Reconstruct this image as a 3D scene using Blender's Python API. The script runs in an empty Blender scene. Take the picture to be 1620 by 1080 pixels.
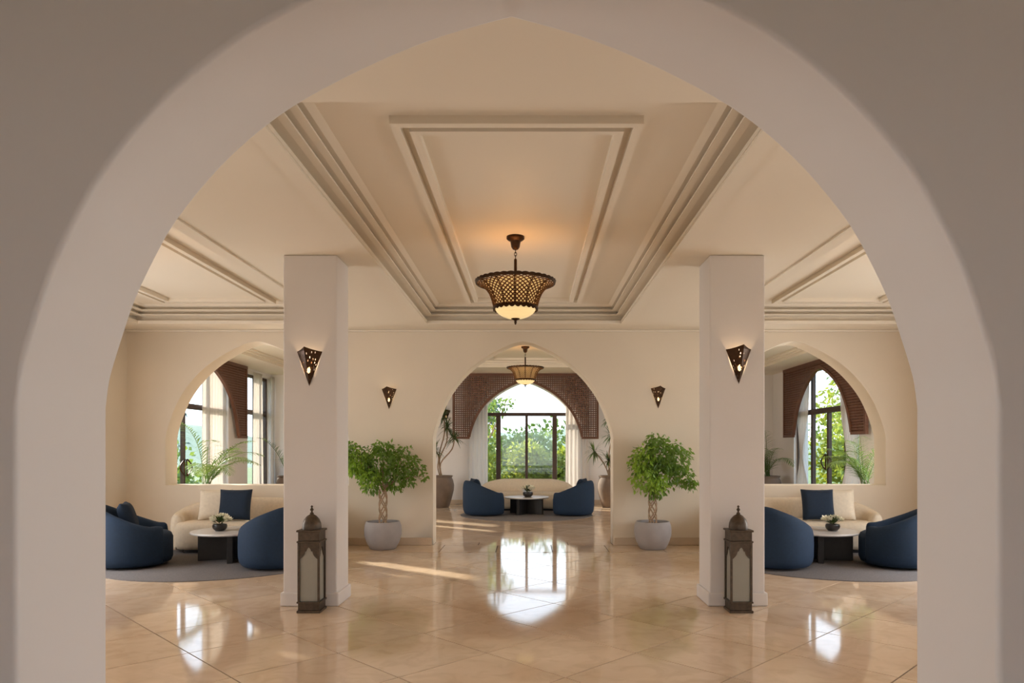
import bpy, bmesh, math, random
from mathutils import Vector, Matrix
random.seed(7)
R = math.radians
PI = math.pi
sc = bpy.context.scene
C = sc.collection

def lin(r, g, b):
    f = lambda c: (c / 255 / 12.92) if c / 255 <= 0.04045 else ((c / 255 + 0.055) / 1.055) ** 2.4
    return (f(r), f(g), f(b), 1.0)

# ------------------------------------------------------------------ camera
F, VX, VY, EYE = 1100.0, 838.0, 710.0, 1.45          # focal length and vanishing point in 1620x1080 pixels
cam = bpy.data.cameras.new('camera')
cam.sensor_width = 36.0
cam.lens = 36.0 * F / 1620.0
cam.shift_x = (810.0 - VX) / 1620.0
cam.shift_y = (VY - 540.0) / 1620.0
cam.clip_start = 0.05
cam.clip_end = 500
co = bpy.data.objects.new('camera', cam)
co.location = (0, 0, EYE)
co.rotation_euler = (R(90), 0, 0)
C.objects.link(co)
sc.camera = co

# ------------------------------------------------------------------ world, sun, window light, exposure
sc.view_settings.view_transform = 'Standard'
sc.view_settings.look = 'None'
sc.view_settings.exposure = -0.36
sc.view_settings.gamma = 1.0
sc.view_settings.use_curve_mapping = False
sc.cycles.max_bounces = 7
sc.cycles.diffuse_bounces = 4
sc.cycles.glossy_bounces = 4
sc.cycles.caustics_reflective = False
sc.cycles.caustics_refractive = False
w = bpy.data.worlds.new('sky')
sc.world = w
w.use_nodes = True
nt = w.node_tree
nt.nodes.clear()
tc = nt.nodes.new('ShaderNodeTexCoord')
sep = nt.nodes.new('ShaderNodeSeparateXYZ')
ramp = nt.nodes.new('ShaderNodeValToRGB')
ramp.color_ramp.elements[0].position = 0.0
ramp.color_ramp.elements[0].color = (0.90, 0.95, 1.0, 1)
ramp.color_ramp.elements[1].position = 0.6
ramp.color_ramp.elements[1].color = (0.50, 0.70, 1.0, 1)
bg = nt.nodes.new('ShaderNodeBackground')
bg.inputs['Strength'].default_value = 4.5
wo = nt.nodes.new('ShaderNodeOutputWorld')
nt.links.new(tc.outputs['Generated'], sep.inputs[0])
nt.links.new(sep.outputs['Z'], ramp.inputs[0])
nt.links.new(ramp.outputs[0], bg.inputs['Color'])
nt.links.new(bg.outputs[0], wo.inputs[0])

def add_light(name, kind, loc, energy, color, size=0.1, size_y=None, rot=(0, 0, 0), parent=None):
    l = bpy.data.lights.new(name, kind)
    l.energy = energy
    l.color = color
    if kind == 'AREA':
        l.shape = 'RECTANGLE'
        l.size = size
        l.size_y = size_y or size
    elif kind == 'SUN':
        l.angle = size
    else:
        l.shadow_soft_size = size
    o = bpy.data.objects.new(name, l)
    o.location = loc
    o.rotation_euler = rot
    C.objects.link(o)
    if parent:
        o.parent = parent
    return o

SUN_DIR = Vector((0.80 * math.cos(R(22)), -0.60 * math.cos(R(22)), -math.sin(R(22))))
sun = add_light('sun', 'SUN', (-20, 30, 14), 14.0, (1.0, 0.90, 0.76), R(0.8))
sun.rotation_euler = SUN_DIR.to_track_quat('-Z', 'Y').to_euler()
# daylight standing in the hall's side windows and in the entrance behind the camera
add_light('daylight_hall_left', 'AREA', (-6.02, 7.5, 1.30), 110, (0.96, 0.97, 1.0), 2.1, 1.8, (0, R(-90), 0))
add_light('daylight_hall_right', 'AREA', (5.86, 7.5, 1.30), 110, (0.96, 0.97, 1.0), 2.1, 1.8, (0, R(90), 0))
add_light('fill_sunroom_left', 'AREA', (-6.76, 11.6, 1.6), 150, (0.97, 0.98, 1.0), 2.6, 1.1, (0, R(-90), 0))  # unseen fill lamp, added to brighten the dim sunroom
add_light('fill_sunroom_right', 'AREA', (6.36, 11.75, 1.6), 150, (0.97, 0.98, 1.0), 2.6, 1.2, (0, R(90), 0))  # right-hand counterpart, also added for sunroom brightness
add_light('fill_front_left', 'AREA', (-5.95, 3.7, 1.30), 44, (0.96, 0.97, 1.0), 2.1, 1.2, (0, R(-90), R(-32))).data.spread = R(105)  # added fill lamp out of view, lightens the front arch's inner face
add_light('fill_front_right', 'AREA', (5.79, 3.7, 1.30), 44, (0.96, 0.97, 1.0), 2.1, 1.2, (0, R(90), R(32))).data.spread = R(105)  # matching fill added on the right for the arch's inner face
add_light('daylight_entrance', 'AREA', (0, -4.85, 1.35), 14, (0.93, 0.92, 1.0), 3.0, 2.3, (R(90), 0, 0))
EXEC_LAMP = 3.8      # power of one chandelier bulb
WARM = (1.0, 0.68, 0.38)

# ------------------------------------------------------------------ materials
MATS = {}
def mat(name, col, rough=0.6, metal=0.0, noise=None, bump=None, spec=0.5, emit=None, coat=0.0, trans=None, rnd=0.0, sub=None, ior=None):
    """noise=(scale, amount, detail); bump=(scale, strength, distance)"""
    if name in MATS:
        return MATS[name]
    m = bpy.data.materials.new(name)
    m.use_nodes = True
    n, l = m.node_tree.nodes, m.node_tree.links
    b = n['Principled BSDF']
    b.inputs['Base Color'].default_value = col
    b.inputs['Roughness'].default_value = rough
    b.inputs['Metallic'].default_value = metal
    b.inputs['Specular IOR Level'].default_value = spec
    if ior:
        b.inputs['IOR'].default_value = ior
    if coat:
        b.inputs['Coat Weight'].default_value = coat
        b.inputs['Coat Roughness'].default_value = 0.05
    t = n.new('ShaderNodeTexCoord')
    last = None
    if noise:
        nz = n.new('ShaderNodeTexNoise')
        nz.inputs['Scale'].default_value = noise[0]
        nz.inputs['Detail'].default_value = noise[2]
        l.new(t.outputs['Object'], nz.inputs['Vector'])
        r = n.new('ShaderNodeValToRGB')
        a = noise[1]
        r.color_ramp.elements[0].position = 0.3
        r.color_ramp.elements[1].position = 0.7
        r.color_ramp.elements[0].color = (col[0] * (1 - a), col[1] * (1 - a), col[2] * (1 - a), 1)
        r.color_ramp.elements[1].color = (min(1, col[0] * (1 + a)), min(1, col[1] * (1 + a)), min(1, col[2] * (1 + a)), 1)
        l.new(nz.outputs['Fac'], r.inputs[0])
        last = r.outputs[0]
    if rnd:
        oi = n.new('ShaderNodeObjectInfo')
        hs = n.new('ShaderNodeHueSaturation')
        mr = n.new('ShaderNodeMapRange')
        mr.inputs['To Min'].default_value = 1 - rnd
        mr.inputs['To Max'].default_value = 1 + rnd
        l.new(oi.outputs['Random'], mr.inputs['Value'])
        l.new(mr.outputs[0], hs.inputs['Value'])
        if last:
            l.new(last, hs.inputs['Color'])
        else:
            hs.inputs['Color'].default_value = col
        last = hs.outputs[0]
    if last:
        l.new(last, b.inputs['Base Color'])
    if bump:
        bn = n.new('ShaderNodeTexNoise')
        bn.inputs['Scale'].default_value = bump[0]
        bn.inputs['Detail'].default_value = 4
        l.new(t.outputs['Object'], bn.inputs['Vector'])
        bp = n.new('ShaderNodeBump')
        bp.inputs['Strength'].default_value = bump[1]
        bp.inputs['Distance'].default_value = bump[2]
        l.new(bn.outputs['Fac'], bp.inputs['Height'])
        l.new(bp.outputs[0], b.inputs['Normal'])
    if emit:
        b.inputs['Emission Color'].default_value = emit[0]
        b.inputs['Emission Strength'].default_value = emit[1]
    if trans:
        tr = n.new('ShaderNodeBsdfTranslucent')
        tr.inputs['Color'].default_value = trans[0]
        mx = n.new('ShaderNodeMixShader')
        mx.inputs[0].default_value = trans[1]
        l.new(b.outputs[0], mx.inputs[1])
        l.new(tr.outputs[0], mx.inputs[2])
        l.new(mx.outputs[0], n['Material Output'].inputs[0])
    MATS[name] = m
    return m

plaster = mat('plaster_cream', lin(229, 214, 192), 0.62, noise=(0.9, 0.03, 4), bump=(14, 0.12, 0.01))
plaster_white = mat('plaster_white', lin(230, 223, 218), 0.55, noise=(0.9, 0.02, 4), bump=(12, 0.10, 0.01))
ceil_m = mat('ceiling_paint', lin(235, 222, 202), 0.5, noise=(0.6, 0.02, 3), bump=(6, 0.06, 0.01))
skirt_m = mat('skirting_stone', lin(206, 184, 158), 0.25, noise=(5, 0.06, 6))
grout_m = mat('grout', lin(84, 62, 44), 0.9)
wood_dark = mat('wood_dark', lin(62, 42, 30), 0.45, noise=(9, 0.2, 6), bump=(30, 0.1, 0.004))
wood_lattice = mat('wood_lattice', lin(104, 66, 46), 0.5, noise=(8, 0.15, 5))
bronze = mat('bronze', lin(128, 88, 52), 0.38, 0.9, noise=(25, 0.25, 5))
bronze_dark = mat('bronze_dark', lin(66, 44, 26), 0.42, 0.85, noise=(25, 0.25, 5))
iron = mat('aged_iron', lin(84, 72, 60), 0.45, 0.75, noise=(30, 0.25, 5), bump=(60, 0.2, 0.002))
frost = mat('frosted_glass', lin(190, 186, 172), 0.3, noise=(6, 0.06, 4), trans=(lin(200, 196, 184), 0.35))
liner = mat('amber_liner', lin(230, 180, 110), 0.5, emit=(lin(255, 204, 132), 0.85))
bowl_m = mat('lit_glass_bowl', lin(250, 226, 170), 0.3, emit=(lin(255, 222, 158), 0.78))
bulb_m = mat('lit_bulb', lin(255, 230, 190), 0.3, emit=(lin(255, 214, 150), 3.0))
navy = mat('navy_fabric', lin(21, 44, 68), 0.85, noise=(40, 0.10, 4), bump=(220, 0.25, 0.002))
navy_dark = mat('navy_cushion_fabric', lin(20, 37, 56), 0.85, noise=(40, 0.10, 4), bump=(200, 0.25, 0.002))
beige = mat('beige_fabric', lin(220, 202, 176), 0.9, noise=(30, 0.05, 4), bump=(200, 0.25, 0.002))
beige_c = mat('beige_cushion_fabric', lin(224, 208, 184), 0.9, noise=(30, 0.05, 4), bump=(200, 0.25, 0.002))
black_wood = mat('black_stained_wood', lin(36, 33, 32), 0.5, noise=(20, 0.2, 5))
white_top = mat('white_stone_top', lin(216, 210, 204), 0.25, noise=(3, 0.05, 6))
rug_m = mat('grey_rug_pile', lin(112, 106, 104), 0.95, noise=(60, 0.18, 6), bump=(160, 0.6, 0.006))
pot_grey = mat('grey_concrete_pot', lin(168, 162, 160), 0.7, noise=(8, 0.05, 5), bump=(40, 0.15, 0.003))
urn_m = mat('clay_urn', lin(118, 100, 86), 0.8, noise=(5, 0.14, 6), bump=(30, 0.3, 0.006))
soil = mat('soil', lin(52, 38, 28), 0.95, noise=(40, 0.3, 5), bump=(50, 0.8, 0.01))
bark = mat('bark', lin(176, 146, 116), 0.8, noise=(40, 0.2, 5), bump=(60, 0.4, 0.004))
stem_m = mat('cane_stem', lin(150, 124, 98), 0.8, noise=(30, 0.2, 5))
def leaf_mat(name, col, tcol, f=0.35, rough=0.4, nz=(3.5, 0.35, 3)):
    return mat(name, col, rough, noise=nz, trans=(tcol, f))
leaf_ficus = leaf_mat('ficus_leaf', lin(96, 126, 52), lin(150, 184, 62), 0.35)
leaf_ficus2 = leaf_mat('ficus_leaf_light', lin(140, 174, 62), lin(186, 216, 76), 0.35)
leaf_palm = leaf_mat('palm_leaf', lin(82, 104, 52), lin(130, 158, 60), 0.3)
leaf_drac = leaf_mat('dracaena_leaf', lin(66, 82, 48), lin(110, 130, 60), 0.25)
leaf_out = leaf_mat('garden_leaf', lin(92, 116, 48), lin(140, 162, 66), 0.4, nz=(1.5, 0.3, 3))
leaf_out2 = leaf_mat('garden_leaf_yellow', lin(124, 138, 46), lin(180, 186, 66), 0.4, nz=(1.5, 0.3, 3))
leaf_blue = leaf_mat('garden_leaf_grey', lin(92, 110, 108), lin(120, 136, 128), 0.4, nz=(1.5, 0.3, 3))
lawn_m = mat('lawn', lin(98, 112, 58), 0.9, noise=(1.2, 0.25, 6))
hill_m = mat('hazy_hill', lin(120, 132, 108), 0.95, noise=(0.15, 0.15, 6))
petal = mat('white_petal', lin(244, 238, 214), 0.6)
petal2 = mat('cream_petal', lin(238, 214, 158), 0.6)
bowl_dark = mat('dark_glazed_bowl', lin(44, 40, 38), 0.3)
curtain_m = mat('sheer_curtain', lin(238, 232, 226), 0.8, noise=(2, 0.02, 2), trans=(lin(244, 238, 232), 0.5))

def marble():
    m = bpy.data.materials.new('polished_marble')
    m.use_nodes = True
    n, l = m.node_tree.nodes, m.node_tree.links
    b = n['Principled BSDF']
    geo = n.new('ShaderNodeNewGeometry')
    n1 = n.new('ShaderNodeTexNoise'); n1.inputs['Scale'].default_value = 0.9; n1.inputs['Detail'].default_value = 8; n1.inputs['Distortion'].default_value = 0.8
    n2 = n.new('ShaderNodeTexNoise'); n2.inputs['Scale'].default_value = 4.0; n2.inputs['Detail'].default_value = 10; n2.inputs['Distortion'].default_value = 1.6
    oi = n.new('ShaderNodeObjectInfo')
    ad = n.new('ShaderNodeVectorMath'); ad.operation = 'ADD'
    sc_ = n.new('ShaderNodeMath'); sc_.operation = 'MULTIPLY'; sc_.inputs[1].default_value = 13.0
    l.new(oi.outputs['Random'], sc_.inputs[0])
    l.new(geo.outputs['Position'], ad.inputs[0]); l.new(sc_.outputs[0], ad.inputs[1])
    l.new(geo.outputs['Position'], n1.inputs['Vector']); l.new(ad.outputs[0], n2.inputs['Vector'])
    r1 = n.new('ShaderNodeValToRGB')
    r1.color_ramp.elements[0].position = 0.3; r1.color_ramp.elements[0].color = lin(222, 192, 160)
    r1.color_ramp.elements[1].position = 0.7; r1.color_ramp.elements[1].color = lin(238, 214, 187)
    r2 = n.new('ShaderNodeValToRGB')
    r2.color_ramp.elements[0].position = 0.36; r2.color_ramp.elements[0].color = (0.72, 0.66, 0.60, 1)
    r2.color_ramp.elements[1].position = 0.56; r2.color_ramp.elements[1].color = (1, 1, 1, 1)
    l.new(n1.outputs['Fac'], r1.inputs[0]); l.new(n2.outputs['Fac'], r2.inputs[0])
    mx = n.new('ShaderNodeMixRGB'); mx.blend_type = 'MULTIPLY'; mx.inputs[0].default_value = 0.32
    l.new(r1.outputs[0], mx.inputs[1]); l.new(r2.outputs[0], mx.inputs[2])
    hs = n.new('ShaderNodeHueSaturation')
    mr = n.new('ShaderNodeMapRange'); mr.inputs['To Min'].default_value = 0.95; mr.inputs['To Max'].default_value = 1.05
    l.new(oi.outputs['Random'], mr.inputs['Value']); l.new(mr.outputs[0], hs.inputs['Value'])
    l.new(mx.outputs[0], hs.inputs['Color']); l.new(hs.outputs[0], b.inputs['Base Color'])
    b.inputs['Roughness'].default_value = 0.06
    b.inputs['IOR'].default_value = 1.55
    b.inputs['Coat Roughness'].default_value = 0.03
    b.inputs['Coat IOR'].default_value = 1.5
    bn = n.new('ShaderNodeTexNoise'); bn.inputs['Scale'].default_value = 1.6; bn.inputs['Detail'].default_value = 1
    bp = n.new('ShaderNodeBump'); bp.inputs['Strength'].default_value = 0.02; bp.inputs['Distance'].default_value = 0.01
    l.new(ad.outputs[0], bn.inputs['Vector']); l.new(bn.outputs['Fac'], bp.inputs['Height'])
    l.new(bp.outputs[0], b.inputs['Normal']); l.new(bp.outputs[0], b.inputs['Coat Normal'])
    return m
marble_m = marble()

def glass():
    m = bpy.data.materials.new('window_glass')
    m.use_nodes = True
    n, l = m.node_tree.nodes, m.node_tree.links
    n.remove(n['Principled BSDF'])
    t = n.new('ShaderNodeBsdfTransparent'); t.inputs[0].default_value = (0.95, 0.97, 0.97, 1)
    g = n.new('ShaderNodeBsdfGlossy'); g.inputs['Roughness'].default_value = 0.01
    mx = n.new('ShaderNodeMixShader'); mx.inputs[0].default_value = 0.03
    l.new(t.outputs[0], mx.inputs[1]); l.new(g.outputs[0], mx.inputs[2])
    l.new(mx.outputs[0], n['Material Output'].inputs[0])
    return m
glass_m = glass()

# ------------------------------------------------------------------ mesh helpers
class MB:
    def __init__(s):
        s.v, s.f = [], []
    def box(s, x0, x1, y0, y1, z0, z1):
        b = len(s.v)
        s.v += [(x0, y0, z0), (x1, y0, z0), (x1, y1, z0), (x0, y1, z0), (x0, y0, z1), (x1, y0, z1), (x1, y1, z1), (x0, y1, z1)]
        s.f += [tuple(b + i for i in q) for q in ((0, 3, 2, 1), (4, 5, 6, 7), (0, 1, 5, 4), (1, 2, 6, 5), (2, 3, 7, 6), (3, 0, 4, 7))]
        return s
    def poly(s, pts):
        b = len(s.v)
        s.v += [tuple(p) for p in pts]
        s.f.append(tuple(range(b, b + len(pts))))
        return s
    def loft(s, rings, closed=True, cap0=True, cap1=True):
        b, n = len(s.v), len(rings[0])
        for r in rings:
            s.v += [tuple(p) for p in r]
        m = n if closed else n - 1
        for i in range(len(rings) - 1):
            for j in range(m):
                k = (j + 1) % n
                s.f.append((b + i * n + j, b + i * n + k, b + (i + 1) * n + k, b + (i + 1) * n + j))
        if cap0:
            s.f.append(tuple(b + j for j in reversed(range(n))))
        if cap1:
            s.f.append(tuple(b + (len(rings) - 1) * n + j for j in range(n)))
        return s
    def tube(s, pts, rad, n=8):
        pts = [Vector(p) for p in pts]
        rs = rad if isinstance(rad, (list, tuple)) else [rad] * len(pts)
        rings, prev = [], None
        for i, p in enumerate(pts):
            d = (pts[min(i + 1, len(pts) - 1)] - pts[max(i - 1, 0)]).normalized()
            if prev is None:
                u = d.orthogonal().normalized()
            else:
                u = (prev - d * prev.dot(d))
                u = u.normalized() if u.length > 1e-6 else d.orthogonal().normalized()
            prev = u
            t = d.cross(u)
            rings.append([p + (u * math.cos(2 * PI * k / n) + t * math.sin(2 * PI * k / n)) * rs[i] for k in range(n)])
        return s.loft(rings)
    def lathe(s, prof, n=32, c=(0, 0), cap0=True, cap1=True, sq=1.0):
        rings = [[(c[0] + r * math.cos(2 * PI * k / n), c[1] + r * math.sin(2 * PI * k / n), z) for k in range(n)] for r, z in prof]
        return s.loft(rings, True, cap0, cap1)
    def build(s, name, m, parent=None, smooth=None, loc=None, bevel=None):
        me = bpy.data.meshes.new(name)
        me.from_pydata(s.v, [], s.f)
        me.materials.append(m)
        if smooth is not None:
            me.shade_smooth()
            me.set_sharp_from_angle(angle=R(smooth))
        me.update()
        o = bpy.data.objects.new(name, me)
        C.objects.link(o)
        if parent:
            o.parent = parent
        if loc:
            o.location = loc
        if bevel:
            bm = o.modifiers.new('bevel', 'BEVEL')
            bm.width = bevel
            bm.segments = 2
            bm.limit_method = 'ANGLE'
            bm.angle_limit = R(40)
        return o

def weld(o, d=1e-4):
    bm = bmesh.new()
    bm.from_mesh(o.data)
    bmesh.ops.remove_doubles(bm, verts=bm.verts, dist=d)
    bmesh.ops.recalc_face_normals(bm, faces=bm.faces)
    bm.to_mesh(o.data)
    bm.free()
    return o

def tag(o, label=None, cat=None, group=None, kind=None):
    if label: o['label'] = label
    if cat: o['category'] = cat
    if group: o['group'] = group
    if kind: o['kind'] = kind
    return o

def empty(name, loc, rz=0.0):
    o = bpy.data.objects.new(name, None)
    o.location = loc
    o.rotation_euler = (0, 0, rz)
    o.empty_display_size = 0.1
    C.objects.link(o)
    return o

def copy_tree(o, parent=None):
    c = o.copy()
    C.objects.link(c)
    c.parent = parent
    for ch in list(o.children):
        copy_tree(ch, c)
    return c

def catmull(pts, n=5, closed=False):
    out, m = [], len(pts)
    seg = m if closed else m - 1
    for i in range(seg):
        g = lambda k: Vector(pts[k % m]) if closed else Vector(pts[max(0, min(m - 1, k))])
        p0, p1, p2, p3 = g(i - 1), g(i), g(i + 1), g(i + 2)
        for j in range(n):
            t = j / n
            out.append(0.5 * ((2 * p1) + (p2 - p0) * t + (2 * p0 - 5 * p1 + 4 * p2 - p3) * t * t + (3 * p1 - p0 - 3 * p2 + p3) * t ** 3))
    if not closed:
        out.append(Vector(pts[-1]))
    return out

ARCH = [(1, 0), (0.99, 0.07), (0.963, 0.165), (0.929, 0.27), (0.882, 0.375), (0.826, 0.477), (0.727, 0.604), (0.622, 0.706), (0.503, 0.792), (0.322, 0.888), (0.162, 0.953), (0, 1)]
ARCH2 = [(1, 0), (0.987, 0.07), (0.957, 0.164), (0.912, 0.28), (0.842, 0.42), (0.745, 0.555), (0.632, 0.675), (0.5, 0.782), (0.345, 0.876), (0.217, 0.938), (0.1, 0.984), (0, 1)]
def arch_pts(half, spring, rise, table=ARCH2):
    """left foot to right foot of the pointed arch as (x, z)"""
    q = [(p.x, p.y) for p in catmull([(u, v, 0) for u, v in table], 4)]
    left = [(-u * half, spring + v * rise) for u, v in q]
    return left + [(-x, z) for x, z in reversed(left[:-1])]

def arched_wall(name, m, x0, x1, y0, y1, top, openings, bevel=0.012, table=ARCH2):
    """a wall along X between y0 and y1 with arched openings (centre, half, spring, apex, sill)"""
    mb = MB()
    def slab(profile):            # profile: list of (x, zlow); fills up to top
        for (xa, za), (xb, zb) in zip(profile, profile[1:]):
            mb.poly([(xa, y0, za), (xb, y0, zb), (xb, y0, top), (xa, y0, top)])
            mb.poly([(xb, y1, zb), (xa, y1, za), (xa, y1, top), (xb, y1, top)])
            mb.poly([(xa, y0, za), (xa, y1, za), (xb, y1, zb), (xb, y0, zb)])
    prev = x0
    def pier(a, b):
        zs = sorted({0.0, top} | {z for o in openings for z in (o[4], o[2]) if z > 0})
        for za, zb in zip(zs, zs[1:]):
            mb.poly([(a, y0, za), (b, y0, za), (b, y0, zb), (a, y0, zb)])
            mb.poly([(b, y1, za), (a, y1, za), (a, y1, zb), (b, y1, zb)])
    for c, h, sp, ap, sill in openings:
        pier(prev, c - h)
        slab([(c + x, z) for x, z in arch_pts(h, sp, ap - sp, table)])
        for sx in (-1, 1):
            mb.poly([(c + sx * h, y0, sill), (c + sx * h, y1, sill), (c + sx * h, y1, sp), (c + sx * h, y0, sp)])
        if sill > 0:
            mb.poly([(c - h, y0, 0), (c + h, y0, 0), (c + h, y0, sill), (c - h, y0, sill)])
            mb.poly([(c - h, y1, 0), (c + h, y1, 0), (c + h, y1, sill), (c - h, y1, sill)])
            mb.poly([(c - h, y0, sill), (c + h, y0, sill), (c + h, y1, sill), (c - h, y1, sill)])
        prev = c + h
    pier(prev, x1)
    for x in (x0, x1):
        mb.poly([(x, y0, 0), (x, y1, 0), (x, y1, top), (x, y0, top)])
    mb.poly([(x0, y0, top), (x1, y0, top), (x1, y1, top), (x0, y1, top)])
    o = mb.build(name, m, None, None, None, None)
    weld(o)
    o.data.shade_smooth()
    o.data.set_sharp_from_angle(angle=R(32))
    if bevel:
        b = o.modifiers.new('bevel', 'BEVEL')
        b.width = bevel; b.segments = 3; b.limit_method = 'ANGLE'; b.angle_limit = R(50)
        b.harden_normals = True
    return tag(o, kind='structure')

def holed_wall(name, m, axis, p0, p1, a0, a1, z1, holes):
    """straight wall with rectangular holes (a, b, zlow, zhigh) along axis 'x' or 'y'"""
    mb = MB()
    def put(a, b, za, zb):
        if b - a < 1e-4 or zb - za < 1e-4:
            return
        if axis == 'x':
            mb.box(a, b, p0, p1, za, zb)
        else:
            mb.box(p0, p1, a, b, za, zb)
    prev = a0
    for a, b, za, zb in sorted(holes):
        put(prev, a, 0, z1)
        put(a, b, 0, za)
        put(a, b, zb, z1)
        prev = b
    put(prev, a1, 0, z1)
    return tag(mb.build(name, m), kind='structure')

# ------------------------------------------------------------------ dimensions
H = 3.244              # hall ceiling
HS = 3.40              # sunroom ceiling
XL, XR = -6.08, 5.92   # hall side walls
YF0, YF1 = 2.14, 2.60  # arch wall in front
YB0, YB1 = 10.49, 10.85
SXL, SXR = -6.80, 6.40 # sunroom side walls
YS = 18.30             # sunroom far wall
CX = -0.08

# ------------------------------------------------------------------ walls
arched_wall('wall_front', plaster_white, -6.4, 6.3, YF0, YF1, 3.6, [(-0.068, 1.51, 1.61, 3.057, 0.0)], 0.018, ARCH)
arched_wall('wall_back', plaster, -7.2, 6.9, YB0, YB1, 3.6,
            [(-4.115, 1.38, 1.61, 3.07, 0.906), (-0.10, 1.36, 1.61, 3.07, 0.0), (3.975, 1.395, 1.61, 3.07, 0.906)])
holed_wall('wall_left', plaster, 'y', XL - 0.3, XL, YF1, YB0, 3.6, [(3.0, 4.4, 0.25, 2.45), (6.5, 8.5, 0.25, 2.45)])
holed_wall('wall_right', plaster, 'y', XR, XR + 0.3, YF1, YB0, 3.6, [(3.0, 4.4, 0.25, 2.45), (6.5, 8.5, 0.25, 2.45)])
arched_wall('wall_sunroom_back', plaster_white, -7.2, 6.9, YS, YS + 0.35, 3.7, [(-0.107, 1.42, 1.76, 3.20, 0.0)])
holed_wall('wall_sunroom_left', plaster_white, 'y', SXL - 0.35, SXL, YB1, YS, 3.7, [(11.0, 12.2, 0.25, 2.95), (12.3, 15.7, 0.02, 3.28), (16.75, 18.2, 0.4, 3.28)])
holed_wall('wall_sunroom_right', plaster_white, 'y', SXR, SXR + 0.35, YB1, YS, 3.7, [(11.1, 12.4, 0.25, 2.95), (13.5, 16.85, 0.02, 3.28)])
holed_wall('wall_foyer_left', plaster_white, 'y', -4.3, -4.0, -5.3, YF0, 3.6, [])
holed_wall('wall_foyer_right', plaster_white, 'y', 4.0, 4.3, -5.3, YF0, 3.6, [])
holed_wall('wall_foyer_back', plaster_white, 'x', -5.3, -5.0, -4.0, 4.0, 3.6, [(-1.7, 1.7, 0.02, 2.6)])

# ------------------------------------------------------------------ ceilings with stepped trays
def ceiling(name, x0, x1, y0, y1, z, trays, profile):
    xs = sorted({x0, x1} | {t[0] for t in trays} | {t[1] for t in trays})
    ys = sorted({y0, y1} | {t[2] for t in trays} | {t[3] for t in trays})
    mb = MB()
    for xa, xb in zip(xs, xs[1:]):
        for ya, yb in zip(ys, ys[1:]):
            cx, cy = (xa + xb) / 2, (ya + yb) / 2
            if any(t[0] < cx < t[1] and t[2] < cy < t[3] for t in trays):
                continue
            mb.poly([(xa, ya, z), (xa, yb, z), (xb, yb, z), (xb, ya, z)])
    for tx0, tx1, ty0, ty1 in trays:
        rings = []
        for ins, up in profile:
            rings.append([(tx0 + ins, ty0 + ins, z + up), (tx0 + ins, ty1 - ins, z + up), (tx1 - ins, ty1 - ins, z + up), (tx1 - ins, ty0 + ins, z + up)])
        mb.loft(rings, True, False, True)
    o = mb.build(name, ceil_m)
    weld(o)
    for p in o.data.polygons:
        pass
    return tag(o, kind='structure')

PROF = [(0, 0), (0, 0.03), (-0.06, 0.03), (-0.06, 0.09), (0.02, 0.09), (0.07, 0.095), (0.07, 0.108), (0.01, 0.108), (0.01, 0.145), (0.085, 0.145), (0.135, 0.15), (0.135, 0.162), (0.08, 0.162), (0.08, 0.198), (0.15, 0.198), (0.20, 0.22)]  # undercut grooves added to darken the tray's step lines
TR = [(-5.56, -2.86, 3.60, 9.87), (-1.455, 1.295, 3.60, 9.87), (2.70, 5.40, 3.60, 9.87)]
ceiling('ceiling', XL, XR, YF1, YB0, H, TR, PROF)
PROF2 = [(0, 0), (0, 0.06), (0.06, 0.06), (0.06, 0.10), (0.13, 0.10), (0.13, 0.14)]
TR2 = [(-5.9, -2.5, 12.0, 16.6), (-1.7, 1.5, 12.0, 16.6), (2.4, 5.6, 12.0, 16.6)]
ceiling('ceiling_sunroom', SXL, SXR, YB1, YS, HS, TR2, PROF2)
ceiling('ceiling_foyer', -4.0, 4.0, -5.0, YF0, H, [], PROF)
tag(MB().box(-7.4, 7.1, -5.5, 18.7, 3.75, 3.95).build('roof_slab', plaster), kind='structure')

TRIM = [0]
def frame_trim(name, x0, x1, y0, y1, z, steps):
    """rectangular moulding hanging below a ceiling at z; steps = [(inset0, inset1, drop)]"""
    mb = MB()
    for i0, i1, d in steps:
        a = [(x0 + i0, y0 + i0), (x1 - i0, y0 + i0), (x1 - i0, y1 - i0), (x0 + i0, y1 - i0)]
        b = [(x0 + i1, y0 + i1), (x1 - i1, y0 + i1), (x1 - i1, y1 - i1), (x0 + i1, y1 - i1)]
        rings = [[(x, y, z) for x, y in a], [(x, y, z - d) for x, y in a], [(x, y, z - d) for x, y in b], [(x, y, z) for x, y in b]]
        mb.loft(rings, True, False, False)
    TRIM[0] += 1
    return tag(mb.build('trim_%d' % TRIM[0], ceil_m), kind='structure')
for i, (x0, x1, y0, y1) in enumerate(TR):
    frame_trim('', x0 - 0.13, x1 + 0.13, 2.66, y1 + 0.13, H, [(0, 0.125, 0.016)])
    c = (x0 + x1) / 2
    frame_trim('', c - 0.77, c + 0.77, 4.2, 9.43, H + 0.22, [(0, 0.055, 0.05), (0.105, 0.16, 0.05)])
for i, (x0, x1, y0, y1) in enumerate(TR2):
    c = (x0 + x1) / 2
    frame_trim('', c - 0.85, c + 0.85, 12.8, 16.1, HS + 0.14, [(0, 0.06, 0.025), (0.06, 0.12, 0.04)])
# thin cornice along the hall's back wall
tag(MB().box(XL, XR, YB0 - 0.05, YB0, H - 0.03, H).build('trim_%d' % (TRIM[0] + 1), ceil_m, bevel=0.008), kind='structure')

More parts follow.
